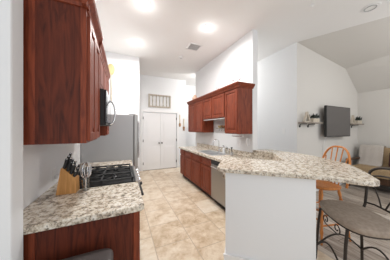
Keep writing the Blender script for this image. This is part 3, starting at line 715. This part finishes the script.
# throw draped over the back
prof = [(5.66, .552), (5.80, .556), (5.835, .60), (5.85, .70), (5.885, .90), (5.91, 1.01), (5.95, 1.035), (6.0, 1.035), (6.055, 1.02), (6.085, .97), (6.10, .80)]
b = NB(); n = 14; rows = []
for i in range(n + 1):
    y = 1.62 + (2.06 - 1.62) * i / n
    rows.append([b.verts.new((px - .006 * math.sin(i * 1.3 + k * .4), y, pz + (.004 * math.sin(i * 2.1)) + (.0 if 0 < k else 0))) for k, (px, pz) in enumerate(prof)])
for i in range(n):
    for k in range(len(prof) - 1): b.faces.new((rows[i][k], rows[i + 1][k], rows[i + 1][k + 1], rows[i][k + 1]))
o = single('throw_blanket', b, M['throw'], 'cream throw blanket draped over the loveseat back', 'blanket', (5.9, 1.74, .6), smooth=True)
s = o.modifiers.new('thickness', 'SOLIDIFY'); s.thickness = .012; s.offset = 0
b = NB(); box(b, -.06, .06, -.19, .19, -.19, .19, .05); bmesh.ops.transform(b, matrix=Matrix.Translation((5.77, 1.22, .745)) @ Matrix.Rotation(R(14), 4, 'Y'), verts=b.verts)
single('throw_pillow', b, M['cushion'], 'dark reddish pillow on the loveseat beside the cream blanket', 'pillow', (5.77, 1.22, .56), smooth=True).location.y += LY

# ================================================================== STOOLS
def sellipse(a, c, n, k=40):
    pts = []
    for i in range(k):
        t = 2 * math.pi * i / k; x, y = math.cos(t), math.sin(t)
        pts.append((math.copysign(abs(x) ** (2 / n), x) * a, math.copysign(abs(y) ** (2 / n), y) * c))
    return pts
def iron_stool(loc, rz, label, seat_m, H=.72, group='upholstered iron bar stools'):
    """local +y is the front of the seat, the back rest is at -y"""
    t = Thing('bar_stool', label, 'bar stool', (0, 0, 0), group)
    b = NB(); out = sellipse(.27, .195, 3.0)
    layers = [(.96, H - .062), (1.0, H - .05), (1.02, H - .03), (1.0, H - .012), (.93, H - .003), (.75, H + .002)]
    rings = [[b.verts.new((x * s, y * s, z)) for x, y in out] for s, z in layers]
    for a, c in zip(rings, rings[1:]):
        for k in range(len(out)): b.faces.new((a[k], a[(k + 1) % len(out)], c[(k + 1) % len(out)], c[k]))
    b.faces.new(rings[0][::-1]); b.faces.new(rings[-1])
    t.part('seat', b, seat_m, smooth=True)
    b = NB(); tube(b, [(x * .93, y * .93, H - .068) for x, y in out], .009, 8, closed=True); t.part('seat_frame', b, M['iron'], smooth=True)
    for sx in (-1, 1):
        b = NB(); tube(b, [(sx * .18, .17, H - .07), (sx * .185, .185, H - .2), (sx * .19, .195, .35), (sx * .20, .205, .12), (sx * .225, .225, .0)], .0115, 8); t.part('leg', b, M['iron'], smooth=True)
        b = NB(); tube(b, [(sx * .18, -.18, H - .07), (sx * .185, -.19, H - .2), (sx * .19, -.20, .35), (sx * .20, -.21, .12), (sx * .225, -.235, .0)], .0115, 8); t.part('leg', b, M['iron'], smooth=True)
        b = NB(); tube(b, [(sx * .15, -.17, H - .075), (sx * .165, -.21, H + .02), (sx * .17, -.225, H + .15), (sx * .17, -.25, H + .32)], .011, 8); t.part('back_post', b, M['iron'], smooth=True)
    b = NB()
    for (p, q) in (((-.19, .195), (.19, .195)), ((-.19, -.20), (.19, -.20)), ((-.19, .195), (-.19, -.20)), ((.19, .195), (.19, -.20))):
        pts = [(p[0] + (q[0] - p[0]) * i / 10, p[1] + (q[1] - p[1]) * i / 10, .26 + .13 * math.sin(math.pi * i / 10)) for i in range(11)]
        tube(b, pts, .008, 6)
    t.part('stretcher', b, M['iron'], smooth=True)
    b = NB(); tube(b, [(.17 * math.cos(R(a)) , -.25 - .035 * math.sin(R(a)), H + .32 + .075 * math.sin(R(a))) for a in range(0, 181, 12)], .012, 8); 
    tube(b, [(.17 * math.cos(R(a)) , -.24 - .03 * math.sin(R(a)), H + .26 + .06 * math.sin(R(a))) for a in range(0, 181, 12)], .008, 8); t.part('top_rail', b, M['iron'], smooth=True)
    b = NB(); tube(b, [(-.168, -.212, H + .03), (-.08, -.222, H + .045), (.08, -.222, H + .045), (.168, -.212, H + .03)], .008, 8)
    t.part('lower_rail', b, M['iron'], smooth=True)
    for sx in (-1, 1):
        b = NB(); pts = []
        for i in range(26):
            a = R(-90 + i * 17); r = .055 * (1 - i / 34); pts.append((sx * (.09 + r * math.cos(a)), -.235, H + .24 + r * math.sin(a)))
        pts = [(sx * .02, -.222, H + .05), (sx * .045, -.228, H + .11), (sx * .08, -.232, H + .165)] + pts
        tube(b, pts, .006, 6)
        t.part('scroll', b, M['iron'], smooth=True)
    for (x, y, rx) in ((0, .18, 1), (0, -.18, 1)):
        b = NB()
        for sx in (-1, 1):
            pts = [(sx * (.075 + .045 * (1 - i / 30) * math.cos(R(i * 20 - 90))), y, H - .125 + .045 * (1 - i / 30) * math.sin(R(i * 20 - 90))) for i in range(22)]
            tube(b, [(0, y, H - .17)] + pts, .005, 6)
        t.part('apron_scroll', b, M['iron'], smooth=True)
    t.o.location = loc; t.o.rotation_euler = (0, 0, rz)
    return t.o
iron_stool((1.895, .70, 0), R(55), 'taupe seated iron bar stool tucked under the end of the raised bar', M['suede'], .715)
t = Thing('trash_can', 'dark grey lidded trash bin at the bottom edge in front of the cherry end panel', 'trash bin', (-.265, .985, 0))
b = NB(); out = sellipse(.215, .145, 6)
prism(b, [(-.265 + x * .97, .985 + y * .97) for x, y in out], 0, .665, .006); t.part('body', b, M['blackm'], smooth=True)
b = NB(); prism(b, [(-.265 + x, .985 + y) for x, y in out], .666, .728, .016); t.part('lid', b, M['lid'], smooth=True)
b = NB(); box(b, -.31, -.21, .815, .842, .02, .05, .004); t.part('pedal', b, M['steel'])

# oak windsor bar stool
def windsor(loc, rz):
    """local +y front; back at -y"""
    H = .70
    t = Thing('windsor_stool', 'orange oak spindle back bar stool beyond the raised bar', 'bar stool', (0, 0, 0))
    b = NB(); out = sellipse(.205, .20, 2.4)
    rings = [[b.verts.new((x * s, y * s, z)) for x, y in out] for s, z in ((.88, H - .04), (1, H - .022), (1, H - .006), (.95, H), (.6, H - .008))]
    for a, c in zip(rings, rings[1:]):
        for k in range(len(out)): b.faces.new((a[k], a[(k + 1) % len(out)], c[(k + 1) % len(out)], c[k]))
    b.faces.new(rings[0][::-1]); b.faces.new(rings[-1]); t.part('seat', b, M['oak'], smooth=True)
    for sx in (-1, 1):
        for sy in (-1, 1):
            b = NB(); p0 = Vector((sx * .13, sy * .13, H - .035)); p1 = Vector((sx * .21, sy * .215, 0)); prof = [(.0, .013), (.1, .02), (.18, .013), (.22, .02), (.5, .021), (.72, .014), (.78, .02), (.85, .013), (1, .011)]
            n = 0; pts = [p0.lerp(p1, f) for f, r in prof]; rad = [r for f, r in prof]
            u = Vector((1, 0, 0)); w = Vector((0, 1, 0)); rs = [[b.verts.new(p + (u * math.cos(a) + w * math.sin(a)) * r) for a in [2 * math.pi * k / 10 for k in range(10)]] for p, r in zip(pts, rad)]
            for a, c in zip(rs, rs[1:]):
                for k in range(10): b.faces.new((a[k], a[(k + 1) % 10], c[(k + 1) % 10], c[k]))
            b.faces.new(rs[0][::-1]); b.faces.new(rs[-1]); t.part('leg', b, M['oak'], smooth=True)
    for z, fr in ((.22, .69), (.34, .51)):
        b = NB(); e = .13 + .08 * (1 - z / H) ; 
        for sx in (-1, 1): tube(b, [(sx * e, -e, z), (sx * e, e, z)], .011, 8)
        for sy in (-1, 1): tube(b, [(-e, sy * e, z + .05), (e, sy * e, z + .05)], .011, 8)
        t.part('stretcher', b, M['oak'], smooth=True)
    top = .52
    def bp(x, z): return (x, -.165 - .12 * z / top, H - .01 + z)
    b = NB(); pts = []
    for i in range(25):
        a = math.pi * i / 24; pts.append(bp(-.205 * math.copysign(abs(math.cos(a)) ** .75, math.cos(a)) * (1.0 if True else 1), top * math.sin(a) ** .62 if a > 0 and a < math.pi else 0))
    tube(b, pts, .0135, 8); t.part('back_hoop', b, M['oak'], smooth=True)
    for k in range(5):
        x = -.12 + k * .06; zt = top * (1 - (abs(x * 1.25) / .205) ** 2.6) ** .5 - .01
        b = NB(); tube(b, [bp(x * .8, 0), bp(x * 1.05, zt * .5), bp(x * 1.25, zt)], .0075, 6); t.part('spindle', b, M['oak'], smooth=True)
    t.o.location = loc; t.o.rotation_euler = (0, 0, rz)
windsor((2.545, 1.29, 0), R(74))
